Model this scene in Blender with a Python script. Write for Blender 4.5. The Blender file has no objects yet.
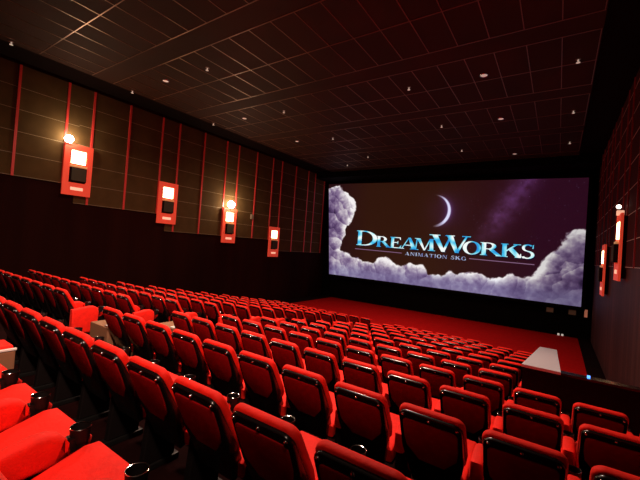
import bpy, bmesh, math, random
import numpy as np
from mathutils import Vector, Matrix
random.seed(4)
rng = np.random.default_rng(7)
SC = bpy.context.scene
COL = SC.collection

# ---------------------------------------------------------------- camera (the eye is the origin; x right along the screen, y towards it)
cam_d = bpy.data.cameras.new('camera')
cam_d.sensor_fit = 'HORIZONTAL'; cam_d.sensor_width = 36.0
cam_d.lens = 36.0 * 352.84 / 640.0
cam_d.clip_start = 0.02; cam_d.clip_end = 200
cam = bpy.data.objects.new('camera', cam_d); COL.objects.link(cam)
R0 = Vector((0.82641772, 0.5583886, 0.07235962))
R1 = Vector((0.05085648, 0.05396192, -0.99724708))
R2 = Vector((-0.56075606, 0.82782261, 0.01619741))
cam.matrix_world = Matrix(((R0.x, -R1.x, -R2.x, 0), (R0.y, -R1.y, -R2.y, 0), (R0.z, -R1.z, -R2.z, 0), (0, 0, 0, 1)))
SC.camera = cam
SC.view_settings.view_transform = 'Standard'; SC.view_settings.look = 'None'
SC.view_settings.gamma = 1.0; SC.view_settings.use_curve_mapping = False
SC.view_settings.exposure = 0.0
w = bpy.data.worlds.new('world'); SC.world = w; w.use_nodes = True
w.node_tree.nodes['Background'].inputs[0].default_value = (0.5, 0.2, 0.15, 1)
w.node_tree.nodes['Background'].inputs[1].default_value = 0.0

def area(name, loc, target, size, energy, color, spread=180):
    l = bpy.data.lights.new(name, 'AREA'); l.shape = 'DISK'; l.size = size; l.energy = energy; l.color = color
    l.spread = math.radians(spread)
    o = bpy.data.objects.new(name, l); COL.objects.link(o); o.location = loc
    o.rotation_euler = (Vector(target) - Vector(loc)).to_track_quat('-Z', 'Y').to_euler()
    return o
# added fill lights without fixtures, over the seats, front carpet and rear right
FILL_C = (1.0, 0.66, 0.50)
area('fill_light', (-4.2, 5.2, 5.55), (-3.8, 5.6, -2), 0.9, 340, FILL_C, 118)
area('fill_light', (-10.0, 6.0, 5.55), (-9.8, 6.2, -2), 0.9, 280, FILL_C, 150)
area('fill_light', (-4.2, 11.0, 5.55), (-4.0, 11.5, -3), 0.9, 190, FILL_C, 118)
area('fill_light', (-10.0, 12.0, 5.55), (-10, 12.2, -3), 0.9, 120, FILL_C, 150)
area('fill_light', (-7.0, 17.0, 5.55), (-6.5, 18.5, -4), 1.2, 110, FILL_C, 110)  # added to brighten the front carpet
area('fill_light', (0.6, -1.2, 4.4), (-8.0, 3.4, -1.6), 0.7, 160, FILL_C, 75)  # added at rear right to brighten the aisle-facing seat sides

# ---------------------------------------------------------------- materials
def mat(name, base, rough=0.6, metal=0.0, emit=None, strength=0.0, sheen=0.0, noise=None, coat=0.0, spec=0.5, bump=None):
    m = bpy.data.materials.new(name); m.use_nodes = True
    nt = m.node_tree; b = nt.nodes['Principled BSDF']
    b.inputs['Base Color'].default_value = (*base, 1); b.inputs['Roughness'].default_value = rough
    b.inputs['Metallic'].default_value = metal; b.inputs['Sheen Weight'].default_value = sheen
    b.inputs['Coat Weight'].default_value = coat; b.inputs['Specular IOR Level'].default_value = spec
    if sheen: b.inputs['Sheen Tint'].default_value = (1, 0.22, 0.17, 1)
    if emit:
        b.inputs['Emission Color'].default_value = (*emit, 1); b.inputs['Emission Strength'].default_value = strength
    if noise:
        sc, amt, stretch = noise
        tc = nt.nodes.new('ShaderNodeTexCoord'); mp = nt.nodes.new('ShaderNodeMapping'); mp.inputs['Scale'].default_value = stretch
        n = nt.nodes.new('ShaderNodeTexNoise'); n.inputs['Scale'].default_value = sc; n.inputs['Detail'].default_value = 4
        r = nt.nodes.new('ShaderNodeMapRange'); r.inputs['From Min'].default_value = 0.3; r.inputs['From Max'].default_value = 0.7
        r.inputs['To Min'].default_value = 1 - amt; r.inputs['To Max'].default_value = 1 + amt
        v = nt.nodes.new('ShaderNodeVectorMath'); v.operation = 'SCALE'; v.inputs[0].default_value = base
        nt.links.new(tc.outputs['Object'], mp.inputs[0]); nt.links.new(mp.outputs[0], n.inputs['Vector'])
        nt.links.new(n.outputs['Fac'], r.inputs['Value']); nt.links.new(r.outputs[0], v.inputs['Scale'])
        nt.links.new(v.outputs[0], b.inputs['Base Color'])
    if bump:
        sc, st = bump
        tc = nt.nodes.new('ShaderNodeTexCoord'); n = nt.nodes.new('ShaderNodeTexNoise'); n.inputs['Scale'].default_value = sc
        bp = nt.nodes.new('ShaderNodeBump'); bp.inputs['Strength'].default_value = st; bp.inputs['Distance'].default_value = 0.01
        nt.links.new(tc.outputs['Object'], n.inputs['Vector']); nt.links.new(n.outputs['Fac'], bp.inputs['Height'])
        nt.links.new(bp.outputs[0], b.inputs['Normal'])
    return m
M = dict(
    velvet=mat('red_velvet', (0.88, 0.012, 0.004), 0.7, sheen=0.15, spec=0.25, noise=(14, 0.12, (1, 1, 1)), bump=(60, 0.2)),
    back=mat('dark_red_fabric', (0.26, 0.002, 0.004), 0.85, spec=0.08, noise=(20, 0.12, (1, 1, 1))),
    shell=mat('black_plastic', (0.006, 0.004, 0.004), 0.25, coat=0.15, spec=0.4),
    black=mat('black_matt', (0.005, 0.003, 0.003), 0.7, spec=0.12),
    cup=mat('black_cup_plastic', (0.006, 0.004, 0.004), 0.5, spec=0.25),
    chrome=mat('chrome', (0.8, 0.78, 0.75), 0.15, metal=1.0),
    steel=mat('dark_steel', (0.03, 0.03, 0.03), 0.4, metal=0.8),
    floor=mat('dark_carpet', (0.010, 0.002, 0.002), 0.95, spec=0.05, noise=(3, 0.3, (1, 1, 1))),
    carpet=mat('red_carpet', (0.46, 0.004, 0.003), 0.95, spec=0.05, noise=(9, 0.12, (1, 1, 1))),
    tan=mat('tan_step', (0.26, 0.13, 0.07), 0.6, spec=0.15),
    nosing=mat('white_nosing', (0.8, 0.75, 0.7), 0.5),
    wall=mat('dark_wall', (0.018, 0.003, 0.002), 0.85, spec=0.05, noise=(1.2, 0.25, (1, 1, 0.1))),
    voidm=mat('black_masking', (0.003, 0.002, 0.002), 0.9, spec=0.05),
    olive=mat('brown_acoustic_fabric', (0.085, 0.046, 0.017), 0.9, spec=0.08, noise=(2, 0.12, (1, 1, 1))),
    seam=mat('pale_seam', (0.26, 0.18, 0.11), 0.5),
    strip=mat('red_strip', (0.70, 0.045, 0.04), 0.45),
    strip_shaded=mat('red_strip_shaded', (0.30, 0.02, 0.02), 0.5),  # strip red darkened to imitate the dimmer light on the right wall
    rseam=mat('pale_grid_seam', (0.55, 0.42, 0.36), 0.5),
    plate=mat('red_plate_added_glow', (0.8, 0.07, 0.04), 0.5, emit=(0.9, 0.07, 0.03), strength=0.38),  # emission stands in for the spotlight falling on the plates
    lamp=mat('lamp_glass', (1, 0.9, 0.7), 0.5, emit=(1.0, 0.72, 0.36), strength=7.0),
    smallbulb=mat('small_bulb', (1, 0.95, 0.85), 0.5, emit=(1.0, 0.86, 0.7), strength=4.0),
    bulb=mat('spot_bulb', (1, 0.95, 0.85), 0.5, emit=(1.0, 0.86, 0.62), strength=60.0),
    badge=mat('lit_badge', (0.9, 0.6, 0.5), 0.5, emit=(1.0, 0.5, 0.32), strength=0.8),
    shelf=mat('brass_shelf', (0.85, 0.45, 0.2), 0.4, emit=(1.0, 0.45, 0.15), strength=0.25),  # faint emission added to the brass, the shelf is no lamp
    grille=mat('speaker_cloth', (0.05, 0.035, 0.018), 0.85),
    ceil=mat('dark_ceiling', (0.006, 0.002, 0.0015), 0.9, spec=0.05),
    tile=mat('brown_ceiling_tile', (0.034, 0.010, 0.004), 0.75, spec=0.15, noise=(0.5, 0.2, (1, 1, 1))),
    grid=mat('ceiling_grid', (0.24, 0.13, 0.08), 0.35, metal=0.6),
    lens=mat('downlight_lens', (0.9, 0.8, 0.7), 0.4, emit=(1, 0.8, 0.65), strength=0.3),
    rwood=mat('dark_wood', (0.060, 0.022, 0.020), 0.6, spec=0.15, noise=(1.5, 0.45, (1, 3, 0.06))),
    rpanel=mat('maroon_acoustic_fabric', (0.05, 0.009, 0.009), 0.85, spec=0.08),
    cap=mat('pale_cap', (0.62, 0.58, 0.62), 0.4),
    exitm=mat('exit_light', (0.8, 0.2, 0.1), 0.5, emit=(1, 0.35, 0.2), strength=0.22),
    tanplate=mat('tan_plate', (0.22, 0.15, 0.10), 0.5, emit=(1, 0.7, 0.4), strength=0.01),
    white=mat('white_light', (1, 1, 1), 0.5, emit=(1, 0.9, 0.8), strength=0.35),
    blue=mat('blue_light', (0.1, 0.3, 1), 0.5, emit=(0.1, 0.35, 1), strength=2.0),
)

# ---------------------------------------------------------------- helpers
def obj(name, bm, m, parent=None, smooth=False, loc=None):
    me = bpy.data.meshes.new(name)
    bmesh.ops.recalc_face_normals(bm, faces=bm.faces)
    bm.to_mesh(me); bm.free(); me.materials.append(m)
    if smooth:
        for p in me.polygons: p.use_smooth = True
        try: me.set_sharp_from_angle(angle=math.radians(40))
        except Exception: pass
    o = bpy.data.objects.new(name, me); COL.objects.link(o)
    if parent: o.parent = parent
    if loc: o.location = loc
    return o
def box(bm, x0, x1, y0, y1, z0, z1, bev=0.0, mtx=None):
    r = bmesh.ops.create_cube(bm, size=1.0)
    vs = r['verts']
    bmesh.ops.scale(bm, vec=(x1 - x0, y1 - y0, z1 - z0), verts=vs)
    bmesh.ops.translate(bm, vec=((x0 + x1) / 2, (y0 + y1) / 2, (z0 + z1) / 2), verts=vs)
    if bev:
        es = list({e for v in vs for e in v.link_edges})
        g = bmesh.ops.bevel(bm, geom=es, offset=bev, segments=2, affect='EDGES', profile=0.6)
        vs = list({v for f in g['faces'] for v in f.verts} | {v for v in vs if v.is_valid})
    if mtx: bmesh.ops.transform(bm, matrix=mtx, verts=vs)
    return vs
def bx(*a, **k):
    bm = bmesh.new(); box(bm, *a, **k); return bm
def slab(bm, pts, y0, y1, bev, mtx=None, seg=3):
    """outline in (x,z), extruded from y0 to y1, edges rounded"""
    vs = [bm.verts.new((p[0], y0, p[1])) for p in pts]
    f = bm.faces.new(vs)
    r = bmesh.ops.extrude_face_region(bm, geom=[f])
    nv = [g for g in r['geom'] if isinstance(g, bmesh.types.BMVert)]
    bmesh.ops.translate(bm, vec=(0, y1 - y0, 0), verts=nv)
    allv = vs + nv
    if bev:
        es = [e for v in allv for e in v.link_edges if abs(e.verts[0].co.y - e.verts[1].co.y) < 1e-6]
        es = list(set(es))
        g = bmesh.ops.bevel(bm, geom=es, offset=bev, segments=seg, affect='EDGES', profile=0.5)
        allv = list({v for f in g['faces'] for v in f.verts} | {v for v in allv if v.is_valid})
    if mtx: bmesh.ops.transform(bm, matrix=mtx, verts=allv)
def cyl(bm, c, r0, r1, h, axis='z', seg=20):
    r = bmesh.ops.create_cone(bm, cap_ends=True, segments=seg, radius1=r0, radius2=r1, depth=h)
    m = {'z': Matrix(), 'y': Matrix.Rotation(-math.pi / 2, 4, 'X'), 'x': Matrix.Rotation(math.pi / 2, 4, 'Y')}[axis]
    bmesh.ops.transform(bm, matrix=Matrix.Translation(c) @ m, verts=r['verts'])
def ring(bm, c, R, r, seg=24, k=6):
    g = []
    for i in range(seg):
        a = 2 * math.pi * i / seg
        g.append([bm.verts.new((c[0] + (R + r * math.cos(2 * math.pi * j / k)) * math.cos(a), c[1] + (R + r * math.cos(2 * math.pi * j / k)) * math.sin(a), c[2] + r * math.sin(2 * math.pi * j / k))) for j in range(k)])
    for i in range(seg):
        for j in range(k):
            bm.faces.new((g[i][j], g[(i + 1) % seg][j], g[(i + 1) % seg][(j + 1) % k], g[i][(j + 1) % k]))
def rounded(x0, z0, x1, z1, rt, rb, n=6):
    """rounded rectangle outline, different top and bottom radii"""
    pts = []
    for cx, cz, r, a0 in ((x1 - rt, z1 - rt, rt, 0), (x0 + rt, z1 - rt, rt, 90), (x0 + rb, z0 + rb, rb, 180), (x1 - rb, z0 + rb, rb, 270)):
        for i in range(n + 1):
            a = math.radians(a0 + 90 * i / n); pts.append((cx + r * math.cos(a), cz + r * math.sin(a)))
    return pts
def struct(o): o['kind'] = 'structure'; return o
def tag(o, label, cat, group=None, kind=None):
    o['label'] = label; o['category'] = cat
    if group: o['group'] = group
    if kind: o['kind'] = kind
    return o
def empty(name, loc):
    e = bpy.data.objects.new(name, None); COL.objects.link(e); e.location = loc; e.empty_display_size = 0.1; return e
def dup(root, loc):
    r = root.copy(); COL.objects.link(r); r.location = loc
    for ch in list(root.children):
        c = ch.copy(); COL.objects.link(c); c.parent = r
        for g in list(ch.children):
            d = g.copy(); COL.objects.link(d); d.parent = c
    return r

# ---------------------------------------------------------------- dimensions
WL, WR, D, ZC, ZF = -16.1, 1.65, 24.1, 5.7, -4.06
def row_y(i): return 0.3 + 1.105 * i + (0.03 * (i - 7) if i > 7 else 0)
def row_z(i): return -0.96 - 0.187 * (i - 1)          # height of the back-rest screws
def floor_z(i): return row_z(i) - 0.93
P0, P1 = 5.45, 13.0                                    # parapet from / to

# ---------------------------------------------------------------- shell
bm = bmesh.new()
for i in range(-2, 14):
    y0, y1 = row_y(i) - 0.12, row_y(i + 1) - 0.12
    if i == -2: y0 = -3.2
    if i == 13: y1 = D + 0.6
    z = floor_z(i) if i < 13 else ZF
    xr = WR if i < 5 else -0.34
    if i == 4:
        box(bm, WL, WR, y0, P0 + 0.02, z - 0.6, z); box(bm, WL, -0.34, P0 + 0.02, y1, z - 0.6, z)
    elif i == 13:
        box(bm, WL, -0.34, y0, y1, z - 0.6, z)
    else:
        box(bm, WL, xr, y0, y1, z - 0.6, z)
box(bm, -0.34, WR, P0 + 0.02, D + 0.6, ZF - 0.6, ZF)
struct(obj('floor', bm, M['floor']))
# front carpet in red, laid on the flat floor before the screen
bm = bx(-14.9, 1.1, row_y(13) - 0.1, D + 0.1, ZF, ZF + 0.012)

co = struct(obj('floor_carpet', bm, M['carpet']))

struct(obj('ceiling', bx(WL - 0.3, WR + 0.3, -3.4, D + 0.8, ZC + 0.05, ZC + 0.3), M['ceil']))
ceil = bpy.data.objects['ceiling']
obj('tile_field', bx(-14.7, 0.62, -3.0, 22.5, ZC, ZC + 0.06), M['tile'], ceil)
bm = bmesh.new()
xs = [-0.2 - 0.785 * n for n in range(-1, 19)]
Y = []
for b in (0.15, 4.18, 8.17, 12.1, 16.1, 20.1): Y += [b, b + 1.6, b + 2.35]
for y in Y:
    box(bm, -14.6, 0.6, y - 0.012, y + 0.012, ZC - 0.012, ZC + 0.01)
for k, x in enumerate(xs):
    if x < -14.7: continue
    segs = []
    ys = [-2.0] + sorted(Y) + [22.4]
    for a, b in zip(ys[:-1], ys[1:]):
        if abs((b - a) - 0.75) < 0.1: continue        # plain band, no bars across it
        box(bm, x - 0.010, x + 0.010, a, b, ZC - 0.010, ZC + 0.01)
obj('ceiling_grid', bm, M['grid'], ceil)

# left wall: dark lower part, brown fabric panels stepping down towards the screen, red vertical strips
wl = struct(obj('wall_left', bx(WL - 0.4, WL, -3.4, D + 0.8, ZF - 0.6, ZC + 0.05), M['wall']))
segs = [(-3.2, 6.05, 1.69), (6.05, 10.05, 0.97), (10.05, 18.05, 0.16), (18.05, 23.9, -0.58)]
for y0, y1, z0 in segs:
    obj('acoustic_panel', bx(WL, WL + 0.04, y0, y1, z0, 5.62), M['olive'], wl)
    bm = bmesh.new(); z = z0 + 0.0
    for k in range(8):
        zz = z + 0.02 + k * 0.78
        if zz < 5.6: box(bm, WL + 0.04, WL + 0.046, y0, y1, zz - 0.008, zz + 0.008)
    obj('panel_seam', bm, M['seam'], wl)
SY = [6.07, 10.02, 14.0, 17.98]
def zbot(y):
    for y0, y1, z0 in segs:
        if y < y1: return z0
    return segs[-1][2]
for y in (0.1, 4.1, 8.0, 12.0, 16.0, 20.0, 23.75):
    obj('red_strip', bx(WL + 0.04, WL + 0.075, y - 0.04, y + 0.04, zbot(y), 5.62), M['strip'], wl)
for y in SY + [22.0]:
    for s in (-0.46, 0.46):
        obj('red_strip', bx(WL + 0.04, WL + 0.075, y + s - 0.04, y + s + 0.04, zbot(y + s + (0.05 if s > 0 else -0.05)), 5.62), M['strip'], wl)

# right wall
wr = struct(obj('wall_right', bx(WR, WR + 0.4, -3.4, 24.0, ZF - 0.6, ZC + 0.05), M['rwood']))
obj('acoustic_panel', bx(WR - 0.03, WR, 10.0, 24.0, 0.0, 5.62), M['rpanel'], wr)
obj('acoustic_panel', bx(WR - 0.03, WR, -3.0, 10.0, 0.9, 5.62), M['rpanel'], wr)
bm = bmesh.new()
for k in range(8):
    box(bm, WR - 0.036, WR - 0.03, 5.0, 24.0, 0.02 + k * 0.75 - 0.008, 0.02 + k * 0.75 + 0.008)
obj('panel_seam', bm, M['rseam'], wr)
for y in (12.0, 16.0, 20.0): obj('red_strip', bx(WR - 0.06, WR - 0.03, y - 0.02, y + 0.02, 0.0, 5.62), M['strip_shaded'], wr)
for y in (10.0, 14.0, 18.0, 22.0):
    for s in (-0.46, 0.46):
        obj('red_strip', bx(WR - 0.06, WR - 0.03, y + s - 0.02, y + s + 0.02, 0.0, 5.62), M['strip_shaded'], wr)
struct(obj('wall_front', bx(WL - 0.4, WR + 2.0, D + 0.4, D + 0.8, ZF - 0.6, ZC + 0.05), M['voidm']))
struct(obj('wall_back', bx(WL - 0.4, WR + 0.4, -3.6, -3.2, -3.5, ZC + 0.05), M['wall']))
struct(obj('trim_1', bx(WR + 0.4, WR + 2.0, 23.6, D + 0.4, ZF - 0.6, ZC + 0.05), M['voidm']))
struct(obj('trim_2', bx(WL, WR + 0.4, 22.5, D + 0.4, 5.25, ZC + 0.05), M['voidm']))   # soffit above the screen

# parapet around the entrance cut: front leg across, sloping leg down along the seats
bm = bx(-0.32, WR, P0, P0 + 0.12, floor_z(4) - 2.5, -1.40)
pr = struct(obj('wall_parapet', bm, M['black']))
def wedge(x0, x1, y0, y1, zt0, zt1, zb):
    b = bmesh.new()
    v = [b.verts.new(p) for p in ((x0, y0, zb), (x1, y0, zb), (x1, y1, zb), (x0, y1, zb), (x0, y0, zt0), (x1, y0, zt0), (x1, y1, zt1), (x0, y1, zt1))]
    for f in ((0, 1, 2, 3), (4, 5, 6, 7), (0, 1, 5, 4), (1, 2, 6, 5), (2, 3, 7, 6), (3, 0, 4, 7)): b.faces.new([v[i] for i in f])
    return b
obj('parapet_side', wedge(-0.32, 0.09, P0 + 0.12, P1, -1.40, -2.66, ZF - 0.3), M['black'], pr)
obj('parapet_cap', wedge(-0.33, 0.10, P0 - 0.01, P1, -1.365, -2.62, -2.70), M['cap'], pr)
for p in bpy.data.objects['parapet_cap'].data.vertices:
    if p.co.z < -2.65: p.co.z = (-1.40 if p.co.y < 6 else -2.66)
obj('parapet_cap', bx(0.10, WR, P0 - 0.01, P0 + 0.13, -1.40, -1.375), M['shell'], pr)
tag(obj('indicator_light', bx(0.365, 0.395, P0 + 0.02, P0 + 0.05, -1.375, -1.345), M['blue']), 'tiny blue indicator light on the low wall beside the entrance', 'light')

# ---------------------------------------------------------------- screen
def homog(u, v):   # bilinear over the four measured corners
    TL, TR, BR, BL = (-15.85, 5.08), (1.17, 4.80), (1.16, -2.30), (-15.2, -2.21)
    top = (TL[0] + (TR[0] - TL[0]) * u, TL[1] + (TR[1] - TL[1]) * u); bot = (BL[0] + (BR[0] - BL[0]) * u, BL[1] + (BR[1] - BL[1]) * u)
    return bot[0] + (top[0] - bot[0]) * v, bot[1] + (top[1] - bot[1]) * v
scr = empty('projection_screen', (-7.3, D, -2.3))
tag(scr, 'huge wide cinema screen showing clouds, a crescent moon and blue lettering', 'screen')
def sp(name, bm, m, smooth=False):
    o = obj(name, bm, m, scr, smooth); o.matrix_parent_inverse = Matrix.Translation(-Vector(scr.location)); return o
NU, NV = 620, 262
U, V = np.meshgrid(np.linspace(0, 1, NU), np.linspace(0, 1, NV))
TLx = -15.85 + 17.02 * U; BLx = -15.2 + 16.36 * U
X = BLx + (TLx - BLx) * V
Zt = 5.08 - 0.28 * U; Zb = -2.21 - 0.09 * U; Z = Zb + (Zt - Zb) * V
def vnoise(x, y, seed):
    r = np.random.default_rng(seed); g = r.random((128, 128))
    xi = np.floor(x).astype(int); yi = np.floor(y).astype(int); fx = x - xi; fy = y - yi
    fx = fx * fx * (3 - 2 * fx); fy = fy * fy * (3 - 2 * fy)
    a = g[yi % 128, xi % 128]; b = g[yi % 128, (xi + 1) % 128]; c = g[(yi + 1) % 128, xi % 128]; d = g[(yi + 1) % 128, (xi + 1) % 128]
    return (a * (1 - fx) + b * fx) * (1 - fy) + (c * (1 - fx) + d * fx) * fy
def fbm(x, y, seed, o=4):
    s = 0; a = 0.5
    for k in range(o): s = s + a * vnoise(x * 2 ** k + 17, y * 2 ** k + 31, seed + k); a *= 0.5
    return s
bound = [(-15.9, 4.6), (-15.63, 4.83), (-14.79, 4.81), (-14.15, 4.33), (-13.52, 3.94), (-13.19, 3.63), (-13.3, 2.6), (-13.85, 1.73), (-13.88, 1.04), (-14.23, 0.5), (-14.25, -0.19), (-12.95, -0.78), (-11.45, -0.99), (-10.95, -0.59), (-10.44, -0.48), (-9.9, -0.85), (-9.23, -0.95), (-8.6, -0.77), (-7.67, -0.81), (-7.18, -1.36), (-6.45, -1.34), (-5.76, -1.07), (-4.94, -1.18), (-4.17, -0.99), (-3.15, -1.34), (-2.69, -0.94), (-2.23, -0.79), (-1.76, -1.05), (-1.43, -0.89), (-1.1, -0.85), (-0.9, -0.45), (-0.72, 0.2), (-0.32, 0.61), (-0.03, 1.0), (0.34, 1.64), (0.82, 1.95), (1.3, 1.91), (1.3, -2.6), (-16.2, -2.6)]
def inside(px, pz):
    c = np.zeros(px.shape, bool); n = len(bound)
    for i in range(n):
        x1, z1 = bound[i]; x2, z2 = bound[(i + 1) % n]
        if z1 == z2: continue
        c ^= ((z1 > pz) != (z2 > pz)) & (px < (x2 - x1) * (pz - z1) / (z2 - z1) + x1)
    return c
def bdist(px, pz):
    d = np.full(np.shape(px), 9.0)
    for i in range(len(bound) - 3):
        x1, z1 = bound[i]; x2, z2 = bound[i + 1]; dx, dz = x2 - x1, z2 - z1
        t = np.clip(((px - x1) * dx + (pz - z1) * dz) / (dx * dx + dz * dz), 0, 1)
        d = np.minimum(d, np.hypot(px - x1 - t * dx, pz - z1 - t * dz))
    return d
# puffs: little domes filling the cloud bank
H = np.full(X.shape, -1.0); NX = np.zeros(X.shape); NZ = np.zeros(X.shape); ID = np.zeros(X.shape)
cx = rng.uniform(-16, 1.3, 5200); cz = rng.uniform(-2.5, 5.0, 5200)
k = inside(cx, cz); cx, cz = cx[k], cz[k]; bd = bdist(cx, cz)
for a, b, d in list(zip(cx, cz, bd))[:1100]:
    r = min(max(d * 1.05, 0.20), rng.uniform(0.35, 1.0))
    if d > r * 1.6 and rng.random() < 0.25: continue
    m = (np.abs(X - a) < r) & (np.abs(Z - b) < r)
    q = r * r - (X[m] - a) ** 2 - (Z[m] - b) ** 2
    lift = rng.uniform(0, 0.25) - 0.10 * (b + 2.3)
    h = np.where(q > 0, np.sqrt(np.maximum(q, 0)) + lift, -1); old = H[m]; w_ = h > old
    H[m] = np.where(w_, h, old); nx = NX[m]; nz = NZ[m]; idd = ID[m]
    nx[w_] = ((X[m] - a) / r)[w_]; nz[w_] = ((Z[m] - b) / r)[w_]; idd[w_] = rng.random()
    NX[m] = nx; NZ[m] = nz; ID[m] = idd
wob = (fbm(X * 2.2 + 40, Z * 2.2 + 40, 3) - 0.47) * 0.5
sd = np.where(inside(X, Z), bdist(X, Z), -bdist(X, Z))
cl = np.clip((sd + wob + 0.05) / 0.09, 0, 1)
n1 = fbm(X * 1.1 + 60, Z * 1.1 + 60, 20); n2 = fbm(X * 4.5 + 60, Z * 4.5 + 60, 30)
li = 0.42 + 0.30 * NX * np.where(X < -8, 1, -1) + 0.34 * NZ + 0.8 * (n1 - 0.47) + 0.55 * (n2 - 0.47)
edge = np.exp(-np.maximum(sd, 0) / 0.32)
li = li + 0.50 * edge * np.clip(0.5 + 0.8 * n1, 0, 1)
low = np.clip((-1.05 - Z) / 0.8, 0, 1)                         # the flat haze of cloud low down
li = li * (1 - 0.75 * low) + 0.75 * low * (0.58 + 0.25 * (n1 - 0.47) + 0.15 * (n2 - 0.47))
li = np.clip(li, 0.02, 1.15)
# palette, in sRGB 0..1, dark violet -> lavender -> near white
def ramp(t, st):
    out = np.zeros(t.shape + (3,)); xs_ = [s[0] for s in st]
    for c in range(3): out[..., c] = np.interp(t, xs_, [s[1][c] for s in st])
    return out
cloud = ramp(li, [(0, (.17, .11, .24)), (0.3, (.35, .26, .42)), (0.55, (.52, .44, .57)), (0.8, (.74, .69, .74)), (1.1, (.96, .94, .94))])
rt = np.clip((X + 3) / 3, 0, 1)[..., None]
cloud = cloud * (1 - 0.16 * rt)
blu = low[..., None]; cloud = cloud * (1 - 0.6 * blu) + 0.6 * blu * (cloud * np.array([.88, .97, 1.06]))
tx = np.clip((X + 7) / 6, 0, 1)[..., None]
sky = np.array([.175, .072, .035]) * (1 - tx) + np.array([.155, .035, .105]) * tx
lf = np.clip((-12 - X) / 3, 0, 1)[..., None]; sky = sky * (1 - lf) + np.array([.14, .04, .06]) * lf
mw = np.exp(-((X + 3.1 - 0.55 * (Z - 2.5)) / 0.75) ** 2) * np.clip((Z - 0.2) / 2.5, 0, 1) * (0.2 + 1.3 * fbm(X * 3 + 9, Z * 3 + 9, 50))
sky = sky + mw[..., None] * np.array([.16, .12, .24])
st = (rng.random(X.shape) > 0.9975) & (X > -5.5) & (Z > 0.5)
sky = sky + (st * rng.uniform(0.05, 0.35, X.shape))[..., None] * np.array([.8, .8, 1])
glow = np.exp(-(((X + 6.35) ** 2 + (Z - 2.9) ** 2) / 1.6)); sky = sky + glow[..., None] * np.array([.03, .02, .09])
# crescent moon
dd = np.hypot((X + 7.15), (Z - 2.92)); din = np.hypot((X + 7.28), (Z - 2.97))
px_ = 0.028
cres = np.clip((1.10 - dd) / px_ / 2 + 0.5, 0, 1) * np.clip((din - 1.04) / px_ / 2 + 0.5, 0, 1) * np.clip((X + 7.2) / 0.8, 0, 1)
halo = np.exp(-np.abs(dd - 1.05) / 0.14) * np.clip((X + 7.0) / 1.0, 0, 1)
disc = np.clip((1.08 - dd) / 0.05, 0, 1) * np.clip((dd - 0.35) / 0.7, 0, 1) * np.clip((X + 7.0) / 0.8, 0, 1)
sky = sky + halo[..., None] * np.array([.22, .18, .42]) + disc[..., None] * np.array([.05, .05, .14])
sky = sky * (1 - cres[..., None]) + cres[..., None] * np.array([.86, .86, .98])
img = sky * (1 - cl[..., None]) + cloud * cl[..., None]
img = np.clip(img, 0, 1)
lin = np.where(img < 0.04045, img / 12.92, ((img + 0.055) / 1.055) ** 2.4)
me = bpy.data.meshes.new('screen_picture')
verts = np.stack([X.ravel(), np.full(X.size, D), Z.ravel()], 1)
idx = np.arange(NU * NV).reshape(NV, NU)
faces = np.stack([idx[:-1, :-1].ravel(), idx[:-1, 1:].ravel(), idx[1:, 1:].ravel(), idx[1:, :-1].ravel()], 1)
me.vertices.add(len(verts)); me.vertices.foreach_set('co', verts.ravel())
me.loops.add(faces.size); me.loops.foreach_set('vertex_index', faces.ravel())
me.polygons.add(len(faces)); me.polygons.foreach_set('loop_start', np.arange(0, faces.size, 4)); me.polygons.foreach_set('loop_total', np.full(len(faces), 4))
me.update(calc_edges=True)
ca = me.color_attributes.new('picture', 'FLOAT_COLOR', 'POINT')
ca.data.foreach_set('color', np.concatenate([lin.reshape(-1, 3), np.ones((X.size, 1))], 1).ravel().astype(np.float32))
pm = bpy.data.materials.new('projected_picture'); pm.use_nodes = True; nt = pm.node_tree
b = nt.nodes['Principled BSDF']; b.inputs['Base Color'].default_value = (0.03, 0.03, 0.03, 1); b.inputs['Roughness'].default_value = 0.9; b.inputs['Specular IOR Level'].default_value = 0
at = nt.nodes.new('ShaderNodeAttribute'); at.attribute_name = 'picture'
nt.links.new(at.outputs['Color'], b.inputs['Emission Color']); b.inputs['Emission Strength'].default_value = 1.0
me.materials.append(pm)
po = bpy.data.objects.new('screen_picture', me); COL.objects.link(po); po.parent = scr; po.matrix_parent_inverse = Matrix.Translation(-Vector(scr.location))
c4 = [(-15.85, 5.08), (1.17, 4.80), (1.16, -2.30), (-15.2, -2.21)]
bm = bmesh.new()
slab(bm, c4, D + 0.02, D + 0.06, 0)
sp('screen_backing', bm, M['black'])
bm = bmesh.new()
cen = (-7.2, 1.35)
out4 = [(-16.05, 5.24), (1.36, 4.98), (1.34, -2.48), (-15.45, -2.40)]
for i in range(4):
    a, b2, c, d = c4[i], c4[(i + 1) % 4], out4[(i + 1) % 4], out4[i]
    slab(bm, [a, b2, c, d], D - 0.03, D + 0.06, 0)
sp('screen_frame', bm, M['voidm'])

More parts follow.
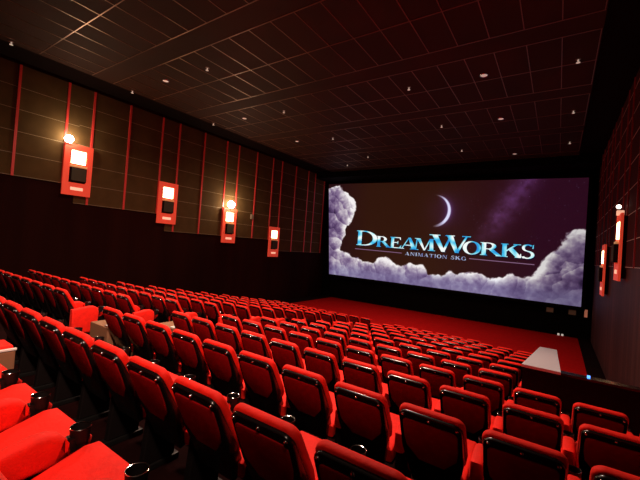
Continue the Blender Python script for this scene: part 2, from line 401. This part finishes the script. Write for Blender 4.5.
# lettering: each glyph a list of polygons in a unit box (w x 1)
def quad(x0, y0, x1, y1): return [(x0, y0), (x1, y0), (x1, y1), (x0, y1)]
def arc(cx, cy, rx, ry, tx_, ty, a0, a1, n=14):
    """crescent shaped stroke: outer ellipse, inner ellipse thinner by tx (sides) ty (top/bottom)"""
    res = []
    for i in range(n):
        a = math.radians(a0 + (a1 - a0) * i / n); c = math.radians(a0 + (a1 - a0) * (i + 1) / n)
        res.append([(cx + rx * math.cos(a), cy + ry * math.sin(a)), (cx + rx * math.cos(c), cy + ry * math.sin(c)),
                    (cx + (rx - tx_) * math.cos(c), cy + (ry - ty) * math.sin(c)), (cx + (rx - tx_) * math.cos(a), cy + (ry - ty) * math.sin(a))])
    return res
def stem(x, w_, s=0.09): return [quad(x, 0, x + w_, 1), quad(x - s, 0, x + w_ + s, 0.045), quad(x - s, 0.955, x + w_ + s, 1)]
T, t = 0.26, 0.07
G = {
 'D': (1.45, stem(0.1, T) + arc(0.5, 0.5, 0.92, 0.5, 0.30, 0.06, -90, 90) + [quad(0.3, 0, 0.5, 0.06), quad(0.3, 0.94, 0.5, 1)]),
 'R': (1.32, stem(0.1, T) + arc(0.5, 0.74, 0.46, 0.26, 0.25, 0.06, -90, 90) + [quad(0.3, 0.94, 0.5, 1), quad(0.3, 0.48, 0.55, 0.54), [(0.48, 0.5), (0.80, 0.5), (1.32, 0), (1.0, 0)], quad(0.95, 0, 1.42, 0.045)]),
 'E': (1.05, stem(0.1, T) + [quad(0.3, 0, 0.95, 0.07), quad(0.3, 0.93, 0.92, 1), quad(0.3, 0.48, 0.72, 0.55), [(0.82, 0), (0.98, 0), (1.02, 0.28), (0.97, 0.28)], [(0.80, 1), (0.94, 1), (0.96, 0.76), (0.92, 0.76)], [(0.68, 0.38), (0.74, 0.38), (0.74, 0.65), (0.68, 0.65)]]),
 'A': (1.35, [[(0.1, 0), (0.18, 0), (0.66, 1), (0.60, 1)], [(0.86, 0), (1.2, 0), (0.76, 1), (0.58, 1)], quad(0.32, 0.30, 0.98, 0.37), quad(-0.02, 0, 0.32, 0.045), quad(0.74, 0, 1.34, 0.045)]),
 'M': (1.6, [[(0.14, 0), (0.22, 0), (0.30, 1), (0.22, 1)], [(0.22, 1), (0.50, 1), (0.90, 0), (0.78, 0)], [(0.80, 0), (0.88, 0), (1.28, 1), (1.18, 1)], [(1.18, 1), (1.42, 1), (1.48, 0), (1.20, 0)], quad(0.0, 0, 0.36, 0.045), quad(1.08, 0, 1.6, 0.045), quad(0.08, 0.955, 0.4, 1), quad(1.2, 0.955, 1.54, 1)]),
 'W': (2.1, [[(0.08, 1), (0.40, 1), (0.86, 0), (0.66, 0)], [(0.68, 0), (0.82, 0), (1.16, 0.95), (1.08, 1)], [(0.90, 1), (1.22, 1), (1.58, 0), (1.38, 0)], [(1.40, 0), (1.54, 0), (2.0, 1), (1.90, 1)], quad(-0.05, 0.955, 0.56, 1), quad(0.82, 0.955, 1.32, 1), quad(1.70, 0.955, 2.14, 1)]),
 'O': (1.3, arc(0.65, 0.5, 0.62, 0.53, 0.27, 0.07, 0, 360, 32)),
 'K': (1.3, stem(0.1, T) + [[(0.34, 0.40), (0.34, 0.52), (0.90, 1), (1.04, 1)], [(0.46, 0.56), (0.72, 0.70), (1.30, 0), (0.94, 0)], quad(0.74, 0.955, 1.18, 1), quad(0.86, 0, 1.4, 0.045)]),
 'S': (0.95, arc(0.48, 0.76, 0.36, 0.26, 0.17, 0.07, 40, 270) + arc(0.46, 0.27, 0.42, 0.29, 0.20, 0.08, -145, 90) + [[(0.74, 0.72), (0.80, 0.72), (0.82, 1.0), (0.76, 0.96)], [(0.04, 0.30), (0.09, 0.30), (0.12, 0.06), (0.04, 0)]]),
 'N': (1.3, [quad(0.14, 0, 0.24, 1), quad(1.06, 0, 1.16, 1), [(0.10, 1), (0.42, 1), (1.16, 0), (1.0, 0)], quad(0, 0, 0.38, 0.05), quad(0.9, 0.95, 1.3, 1)]),
 'I': (0.5, stem(0.14, T)),
 'T': (1.15, stem(0.44, T) + [quad(0.05, 0.92, 1.1, 1), quad(0.03, 0.74, 0.09, 1), quad(1.06, 0.74, 1.12, 1)]),
 'G': (1.3, arc(0.65, 0.5, 0.62, 0.53, 0.27, 0.07, 40, 320, 26) + [quad(0.95, 0.06, 1.18, 0.45), quad(0.82, 0.42, 1.28, 0.47)]),
}
def lettering(name, ch, x0, x1, z0, h, slope, m, y, depth=0.01):
    w_, polys = G[ch]; k = (x1 - x0) / w_; bm = bmesh.new()
    for i, p in enumerate(polys):
        vs = [bm.verts.new((x0 + a * k, y - 0.0004 * i, z0 + slope * a * k + c * h)) for a, c in p]
        bm.faces.new(vs)
    return sp(name, bm, m)
def letter_mat(name, ramp_stops, scale, strength):
    m = bpy.data.materials.new(name); m.use_nodes = True; nt = m.node_tree
    b = nt.nodes['Principled BSDF']; b.inputs['Base Color'].default_value = (0.02, 0.02, 0.02, 1); b.inputs['Roughness'].default_value = 0.9
    tc = nt.nodes.new('ShaderNodeTexCoord'); mp = nt.nodes.new('ShaderNodeMapping'); mp.inputs['Scale'].default_value = (scale, 0, scale * 1.0)
    n = nt.nodes.new('ShaderNodeTexNoise'); n.inputs['Scale'].default_value = 1.0; n.inputs['Detail'].default_value = 0.5
    r = nt.nodes.new('ShaderNodeValToRGB'); r.color_ramp.elements.remove(r.color_ramp.elements[0])
    for i, (p, c) in enumerate(ramp_stops):
        e = r.color_ramp.elements[0] if i == 0 else r.color_ramp.elements.new(p)
        e.position = p; e.color = (*c, 1)
    nt.links.new(tc.outputs['Object'], mp.inputs[0]); nt.links.new(mp.outputs[0], n.inputs['Vector']); nt.links.new(n.outputs['Fac'], r.inputs['Fac'])
    nt.links.new(r.outputs['Color'], b.inputs['Emission Color']); b.inputs['Emission Strength'].default_value = strength
    return m
tm = letter_mat('blue_lettering', [(0.30, (0.01, 0.20, 0.62)), (0.43, (0.05, 0.50, 0.80)), (0.52, (0.35, 0.80, 0.88)), (0.62, (0.88, 0.94, 0.93))], 1.5, 1.05)
sm = letter_mat('pale_lettering', [(0.3, (0.15, 0.18, 0.45)), (0.6, (0.55, 0.65, 0.9))], 2.0, 0.9)
lm = mat('violet_rule', (0.02, 0.02, 0.02), 0.9, emit=(0.23, 0.12, 0.22), strength=0.9)
dm = mat('letter_shadow', (0.0, 0.0, 0.0), 0.9, emit=(0.004, 0.004, 0.03), strength=1.0)
def base(x): return 0.27 - 0.0125 * (x + 12.9)
title = [('D', -12.93, -11.15, 1.12), ('R', -11.25, -10.12, .78), ('E', -10.17, -9.28, .78), ('A', -9.40, -8.03, .80), ('M', -8.42, -6.90, .80), ('W', -7.28, -4.74, 1.12), ('O', -5.17, -4.03, .80), ('R', -4.11, -2.84, .80), ('K', -2.95, -1.76, .80), ('S', -1.92, -1.10, .82)]
for ch, a, b_, h in title:
    lettering('title_letter_shadow', ch, a + 0.05, b_ + 0.05, base(a) - 0.06, h, -0.0125, dm, D - 0.008)
    lettering('title_letter', ch, a, b_, base(a), h, -0.0125, tm, D - 0.016)
xx = -8.98
for ch in 'ANIMATION SKG':
    if ch == ' ': xx += 0.2; continue
    w_ = G[ch][0] * 0.245
    lettering('subtitle_letter', ch, xx, xx + w_, -0.22 - 0.012 * (xx + 9), 0.23, -0.012, sm, D - 0.016); xx += w_ + 0.045
for a, b_, za, zb2 in ((-13.01, -9.23, -0.02, -0.10), (-4.72, -1.13, -0.13, -0.20)):
    bm = bmesh.new(); vs = [bm.verts.new(p) for p in ((a, D - 0.012, za - 0.025), (b_, D - 0.012, zb2 - 0.025), (b_, D - 0.012, zb2 + 0.025), (a, D - 0.012, za + 0.025))]
    bm.faces.new(vs); sp('title_rule', bm, lm)

# small fittings on the front wall and floor below the screen
def fitting(name, x, z, w_, h, m, label, cat, y=D + 0.4, group=None):
    e = empty(name, (x, y, z))
    obj('back_box', bx(-w_ / 2 - 0.04, w_ / 2 + 0.04, -0.06, 0.0, -h / 2 - 0.04, h / 2 + 0.04, bev=0.01), M['black'], e)
    obj('face', bx(-w_ / 2, w_ / 2, -0.075, -0.06, -h / 2, h / 2, bev=0.004), m, e)
    return tag(e, label, cat, group)
fitting('wall_plate', -0.25, -2.72, 0.34, 0.26, M['tanplate'], 'faint tan wall plate under the screen, the left one of two', 'wall plate')
fitting('wall_plate', 0.80, -2.70, 0.34, 0.26, M['tanplate'], 'faint tan wall plate under the right corner of the screen', 'wall plate')
fitting('warning_light', 1.41, -2.66, 0.14, 0.42, M['exitm'], 'small reddish light low beside the right end of the screen', 'light')
for x in (0.22, 0.40):
    tag(obj('floor_light', bx(x - 0.05, x + 0.05, D - 0.1, D, -4.02, -3.92, bev=0.01), M['white']), 'small white floor light at the foot of the screen wall, %s of the pair' % ('left' if x < 0.3 else 'right'), 'light')

# ---------------------------------------------------------------- wall sconces (red plate with lamp, speaker, shelf, badge)
def sconce_parts(side, spot):
    """side +1: faces +x (left wall), -1: faces -x. Local origin on the wall at the plate centre."""
    s = side
    def b(x0, x1, *r, **k):
        if s < 0: x0, x1 = -x1, -x0
        return bx(x0, x1, *r, **k)
    e = empty('wall_sconce', (0, 0, 0))
    e['sp'] = 0
    bm = bmesh.new()
    def add(x0, x1, y0, y1, z0, z1, bev=0):
        if s < 0: x0, x1 = -x1, -x0
        box(bm, x0, x1, y0, y1, z0, z1, bev=bev)
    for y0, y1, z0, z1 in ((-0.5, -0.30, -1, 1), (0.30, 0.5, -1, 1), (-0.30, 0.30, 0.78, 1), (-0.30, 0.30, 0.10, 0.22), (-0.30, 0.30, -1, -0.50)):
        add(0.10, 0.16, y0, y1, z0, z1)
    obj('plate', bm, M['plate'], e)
    obj('mount', b(0.0, 0.10, -0.42, 0.42, -0.92, 0.92), M['black'], e)
    obj('lamp_panel', b(0.10, 0.175, -0.25, 0.25, 0.25, 0.76, bev=0.01), M['lamp'], e)
    obj('shelf', b(0.12, 0.22, -0.30, 0.30, 0.11, 0.18, bev=0.01), M['shelf'], e)
    sb = obj('speaker', b(0.06, 0.26, -0.28, 0.28, -0.46, 0.09, bev=0.015), M['black'], e)
    obj('speaker_grille', b(0.26, 0.275, -0.25, 0.25, -0.43, 0.06, bev=0.005), M['grille'], sb)
    obj('badge', b(0.155, 0.175, -0.22, 0.22, -0.80, -0.68, bev=0.006), M['badge'], e)
    if spot is not None:
        a = obj('spot_bracket', b(0.05, 0.22, spot - 0.10, spot + 0.10, 0.98, 1.12, bev=0.01), M['badge'], e)
        bm = bmesh.new(); r = bmesh.ops.create_icosphere(bm, subdivisions=3, radius=(0.20 if spot == 0 else 0.15) if s > 0 else 0.065)
        bmesh.ops.translate(bm, vec=(0.18 * s, spot, 1.24 if spot == 0 else 1.14), verts=bm.verts)
        obj('spot_bulb', bm, M['bulb' if s > 0 else 'smallbulb'], e, True)
    del e['sp']
    return e
SZ = [2.28, 1.53, 0.78, 0.03]
lab_l = ['red wall sconce nearest the camera on the left wall, spotlight on its top left corner', 'red wall sconce on the left wall, second from the camera, without a spotlight',
         'red wall sconce on the left wall with a dazzling starburst spotlight above it', 'red wall sconce on the left wall closest to the screen']
for i, (y, z) in enumerate(zip(SY, SZ)):
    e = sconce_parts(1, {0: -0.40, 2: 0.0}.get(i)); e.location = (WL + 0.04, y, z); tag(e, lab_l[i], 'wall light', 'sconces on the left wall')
    l = bpy.data.lights.new('lamp_light', 'AREA'); l.size = 0.5; l.energy = 26; l.color = (1, 0.62, 0.32)
    o = bpy.data.objects.new('lamp_light', l); COL.objects.link(o); o.location = (WL + 0.26, y, z + 0.5); o.rotation_euler = (0, math.radians(-90), 0)
for i, en in ((0, 45), (2, 110)):
    l = bpy.data.lights.new('spot_light', 'POINT'); l.energy = en; l.color = (1, 0.78, 0.5); l.shadow_soft_size = 0.1
    o = bpy.data.objects.new('spot_light', l); COL.objects.link(o); o.location = (WL + 0.55, SY[i] + (-0.32 if i == 0 else 0), SZ[i] + 1.24)
for i, y in ((2, 13.9), (3, 17.9)):
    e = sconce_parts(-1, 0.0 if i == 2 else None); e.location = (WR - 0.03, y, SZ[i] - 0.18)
    tag(e, 'red sconce on the right wall, seen edge-on, ' + ('nearer one with a small lamp on top' if i == 2 else 'farther one next to the screen'), 'wall light', 'sconces on the right wall')
tag(obj('wall_hook', bx(WL + 0.04, WL + 0.16, 15.75, 15.95, 1.35, 1.65, bev=0.02), M['tanplate']), 'small pale fitting on the brown panel between the last two left sconces', 'fitting')

# ---------------------------------------------------------------- ceiling fittings
def ceil_light(x, y, n):
    e = empty('ceiling_downlight', (x, y, ZC))
    bm = bmesh.new(); ring(bm, (0, 0, -0.015), 0.11, 0.018); obj('rim', bm, M['chrome'], e, True)
    bm = bmesh.new(); cyl(bm, (0, 0, -0.012), 0.10, 0.10, 0.024); obj('lens', bm, M['lens'], e)
    return e
def sprink(x, y):
    e = empty('ceiling_sprinkler', (x, y, ZC))
    bm = bmesh.new(); cyl(bm, (0, 0, -0.01), 0.06, 0.06, 0.02); obj('rosette', bm, M['grid'], e)
    bm = bmesh.new(); cyl(bm, (0, 0, -0.05), 0.018, 0.022, 0.09, seg=10); cyl(bm, (0, 0, -0.10), 0.05, 0.05, 0.008, seg=12); obj('nozzle', bm, M['lens'], e)
    return e
for k, (x, y, lb) in enumerate([(-12.37, 7.32, 'pale downlight in the dark ceiling, nearest the left wall and camera'), (-12.46, 11.38, 'pale downlight in the ceiling above the second left sconce, farther back'),
        (-12.31, 15.19, 'tiny pale ceiling downlight toward the left end of the screen'), (-2.21, 11.71, 'bright downlight in the right half of the ceiling, nearest the camera'),
        (-2.22, 15.73, 'bright downlight in the right half of the ceiling, middle of its line'), (-2.22, 21.3, 'faint ceiling downlight just above the screen on the right')]):
    tag(ceil_light(x, y, k), lb, 'ceiling light', 'downlights in the ceiling')
sp_l = [(-10.07, 7.39), (-14.55, 7.24), (-14.5, 11.25), (-10.09, 11.42), (-14.55, 3.43), (-4.57, 11.54), (-4.55, 15.61), (-4.57, 19.66), (0.18, 11.87), (0.19, 15.87), (0.17, 19.92), (-12.29, 20.83), (-10.07, 15.38), (-9.96, 19.28)]
cols = {-14: 'line along the left wall', -12: 'second line from the left wall', -10: 'third line from the left wall', -5: 'line right of centre', 0: 'line nearest the right wall', -4: 'line right of centre'}
od = ['nearest', 'second nearest', 'third nearest', 'fourth nearest']
seen = {}
for x, y in sorted(sp_l, key=lambda p: p[1]):
    c = min((-14.5, -12.3, -10.07, -4.57, 0.18), key=lambda a: abs(a - x)); n = seen.get(c, 0); seen[c] = n + 1
    nm = {-14.5: 'the line by the left wall', -12.3: 'the far left above the screen corner', -10.07: 'the line left of centre', -4.57: 'the line right of centre', 0.18: 'the line by the right wall'}[c]
    tag(sprink(x, y), 'tiny ceiling sprinkler, %s to the camera in %s' % (od[n], nm), 'sprinkler', 'sprinklers on the ceiling')

# ---------------------------------------------------------------- cinema seats
REC = Matrix.Translation((0, 0.0, 0.93)) @ Matrix.Rotation(math.radians(23), 4, 'X') @ Matrix.Translation((0, 0, -0.93))
def make_seat(detail, arms=(-1,), console=0):
    t = empty('cinema_seat', (0, 0, 0))
    if console:
        x0, x1 = (-0.62, -0.345) if console == 2 else (-0.90, -0.345)
        y0, y1 = (0.15, 0.62) if console == 1 else (0.30, 0.80)
        c = obj('end_console', bx(x0, x1, y0, y1, 0.0, 0.62, bev=0.012), M['tan'], t)
        c['label'] = 'tan end console beside the aisle'
        obj('console_edge', bx(x1 - (0.14 if console == 1 else 0.02), x1 + 0.006, y0 + 0.02, y1 + 0.006, 0.622, 0.64, bev=0.004), M['nosing'], c)
        if console == 2: obj('console_pad', bx(x0, x1 - 0.022, y0 + 0.01, y1 - 0.01, 0.622, 0.66, bev=0.012), M['velvet'], c)
    # red upholstered back-rest with rounded head, deeper towards the seat than the shell behind it
    def tap(w_, r, top, zs, zb, wb):
        a = rounded(-w_, zs, w_, top, r, 0.001)
        return [p for p in a if p[1] > zs + 0.002] + [(-w_, zs), (-w_ * 0.93, zs - 0.09), (-wb, zb), (wb, zb), (w_ * 0.93, zs - 0.09), (w_, zs)]
    def lean(bm, front_only):
        for v in bm.verts:
            if not front_only or v.co.y > 0.0: v.co.y += max(0, 0.94 - v.co.z) * 0.12
        bmesh.ops.transform(bm, matrix=REC, verts=bm.verts)
    bm = bmesh.new()
    slab(bm, tap(0.23, 0.065, 0.972, 0.64, 0.42, 0.13), 0.004, 0.062, 0.022); lean(bm, False)
    obj('backrest', bm, M['velvet'], t, True)
    # glossy black shell behind it
    bm = bmesh.new()
    slab(bm, tap(0.219, 0.06, 0.956, 0.62, 0.30, 0.16), -0.018, 0.02, 0.010, None, 2); lean(bm, True)
    sh = obj('back_shell', bm, M['shell'], t, True)
    bm = bmesh.new()
    slab(bm, tap(0.190, 0.035, 0.898, 0.74, 0.54, 0.09), -0.026, -0.015, 0.006, REC, 2)
    obj('back_panel', bm, M['back'], t, True)
    if detail:
        for x in (-0.185, 0, 0.185):
            bm = bmesh.new(); bmesh.ops.create_uvsphere(bm, u_segments=8, v_segments=5, radius=0.0125)
            bmesh.ops.transform(bm, matrix=REC @ Matrix.Translation((x, -0.021, 0.932 if x == 0 else 0.926)), verts=bm.verts)
            obj('screw', bm, M['chrome'], t, True)
    # tip-up cushion, half raised
    bm = bmesh.new()
    mt = Matrix.Translation((0, 0.25, 0.43)) @ Matrix.Rotation(math.radians(13), 4, 'X')
    o = [(0.0, -0.06), (0.38, -0.07), (0.44, -0.045), (0.46, 0.0), (0.435, 0.05), (0.37, 0.07), (0.0, 0.05)]
    m2 = mt @ Matrix(((0, 1, 0, 0), (1, 0, 0, 0), (0, 0, 1, 0), (0, 0, 0, 1)))
    slab(bm, o, -0.222, 0.222, 0.03, m2)
    obj('seat_cushion', bm, M['velvet'], t, True)
    if detail:
        obj('seat_pan', bx(-0.21, 0.21, 0.02, 0.35, -0.10, -0.062, bev=0.01, mtx=mt), M['shell'], t)
    for s in arms:
        bm = bmesh.new(); x = 0.28 * s
        SW = Matrix(((0, 1, 0, 0), (1, 0, 0, 0), (0, 0, 1, 0), (0, 0, 0, 1)))
        zb = 0.50 if s < 0 else 0.20; yb = 0.22 if s < 0 else 0.10
        o = [(yb, zb), (0.49, zb), (0.53, zb + 0.05), (0.55, 0.52), (0.548, 0.57), (0.53, 0.62), (0.495, 0.658), (0.45, 0.677), (0.38, 0.68), (yb, 0.645)]
        slab(bm, o, x - 0.05, x + 0.05, 0.034, SW)
        a = obj('armrest', bm, M['velvet'], t, True)
        bm = bmesh.new()
        slab(bm, [(0.20, 0.05), (0.48, 0.05), (0.50, zb + 0.02), (0.24, zb + 0.02)], x - 0.03, x + 0.03, 0.008, SW, 2)
        obj('side_panel', bm, M['black'], t)
        bm = bmesh.new(); cyl(bm, (x, 0.60, 0.60), 0.038, 0.050, 0.10, seg=18)
        cyl(bm, (x, 0.56, 0.575), 0.03, 0.03, 0.07, seg=10)
        if detail:
            top = [f for f in bm.faces if f.calc_center_median().z > 0.649]
            r = bmesh.ops.inset_region(bm, faces=top, thickness=0.005)
            bmesh.ops.translate(bm, vec=(0, 0, -0.07), verts=list({v for f in top for v in f.verts}))
        c = obj('cup_holder', bm, M['cup'], t, True)
        if detail:
            bm = bmesh.new(); ring(bm, (x, 0.60, 0.651), 0.049, 0.0025, 20, 5); obj('rim', bm, M['chrome'], c, True)
        obj('foot', bx(x - 0.045, x + 0.045, 0.10, 0.52, 0.0, 0.05, bev=0.01), M['steel'], t)
    return t
ORD = ['first', 'second', 'third', 'fourth', 'fifth', 'sixth', 'seventh', 'eighth', 'ninth', 'tenth', 'eleventh', 'twelfth', 'thirteenth', 'fourteenth']
protos = {}
def place(x, i, detail, arms, label, group, yoff=0.0, console=0):
    key = (detail, arms, console); loc = (x, row_y(i) + yoff, floor_z(i))
    if key in protos: t = dup(protos[key], loc)
    else: t = protos[key] = make_seat(detail, arms, console); t.location = loc
    tag(t, label, 'cinema seat', group); return t
MG, LG = 'red cinema seats right of the aisle', 'red cinema seats left of the aisle'
for i in range(0, 13):
    if i == 0: xs = [-1.78 - 0.56 * n for n in range(0, 4)]
    else:
        n0 = {1: 0, 2: -2, 3: -3, 4: -3}.get(i, 0)
        if i >= 12: n0 = 3
        xs = [-0.68 - 0.56 * n for n in range(n0, 10 if i == 1 else 9)]
    xs = sorted(xs)
    for k, x in enumerate(xs):
        last = (k == len(xs) - 1)
        det = i <= 6
        if i == 0: lb = 'red cinema seat of the nearest row, bottom left, %s from the left' % ORD[k]
        else: lb = 'red cinema seat, %s right of the aisle in the %s row%s' % (ORD[k], ORD[i], ' from the camera')
        place(x, i, det, (-1, 1) if last else (-1,), lb, MG, 0.0, (2 if i == 0 else 1) if k == 0 and i in (0, 2, 3) else 0)
for i in range(2, 13):
    cnt = {2: 8, 3: 10}.get(i, 9)
    if i == 12: xs = [-6.74 - 0.56 * n for n in range(0, 10)]
    else: xs = [-7.30 - 0.56 * n for n in range(0, cnt)]
    for k, x in enumerate(xs):
        place(x, i, i <= 6, (-1, 1) if k == 0 else (-1,), 'red cinema seat, %s left of the aisle in the %s row from the camera' % (ORD[k], ORD[i]), LG, 0.14)
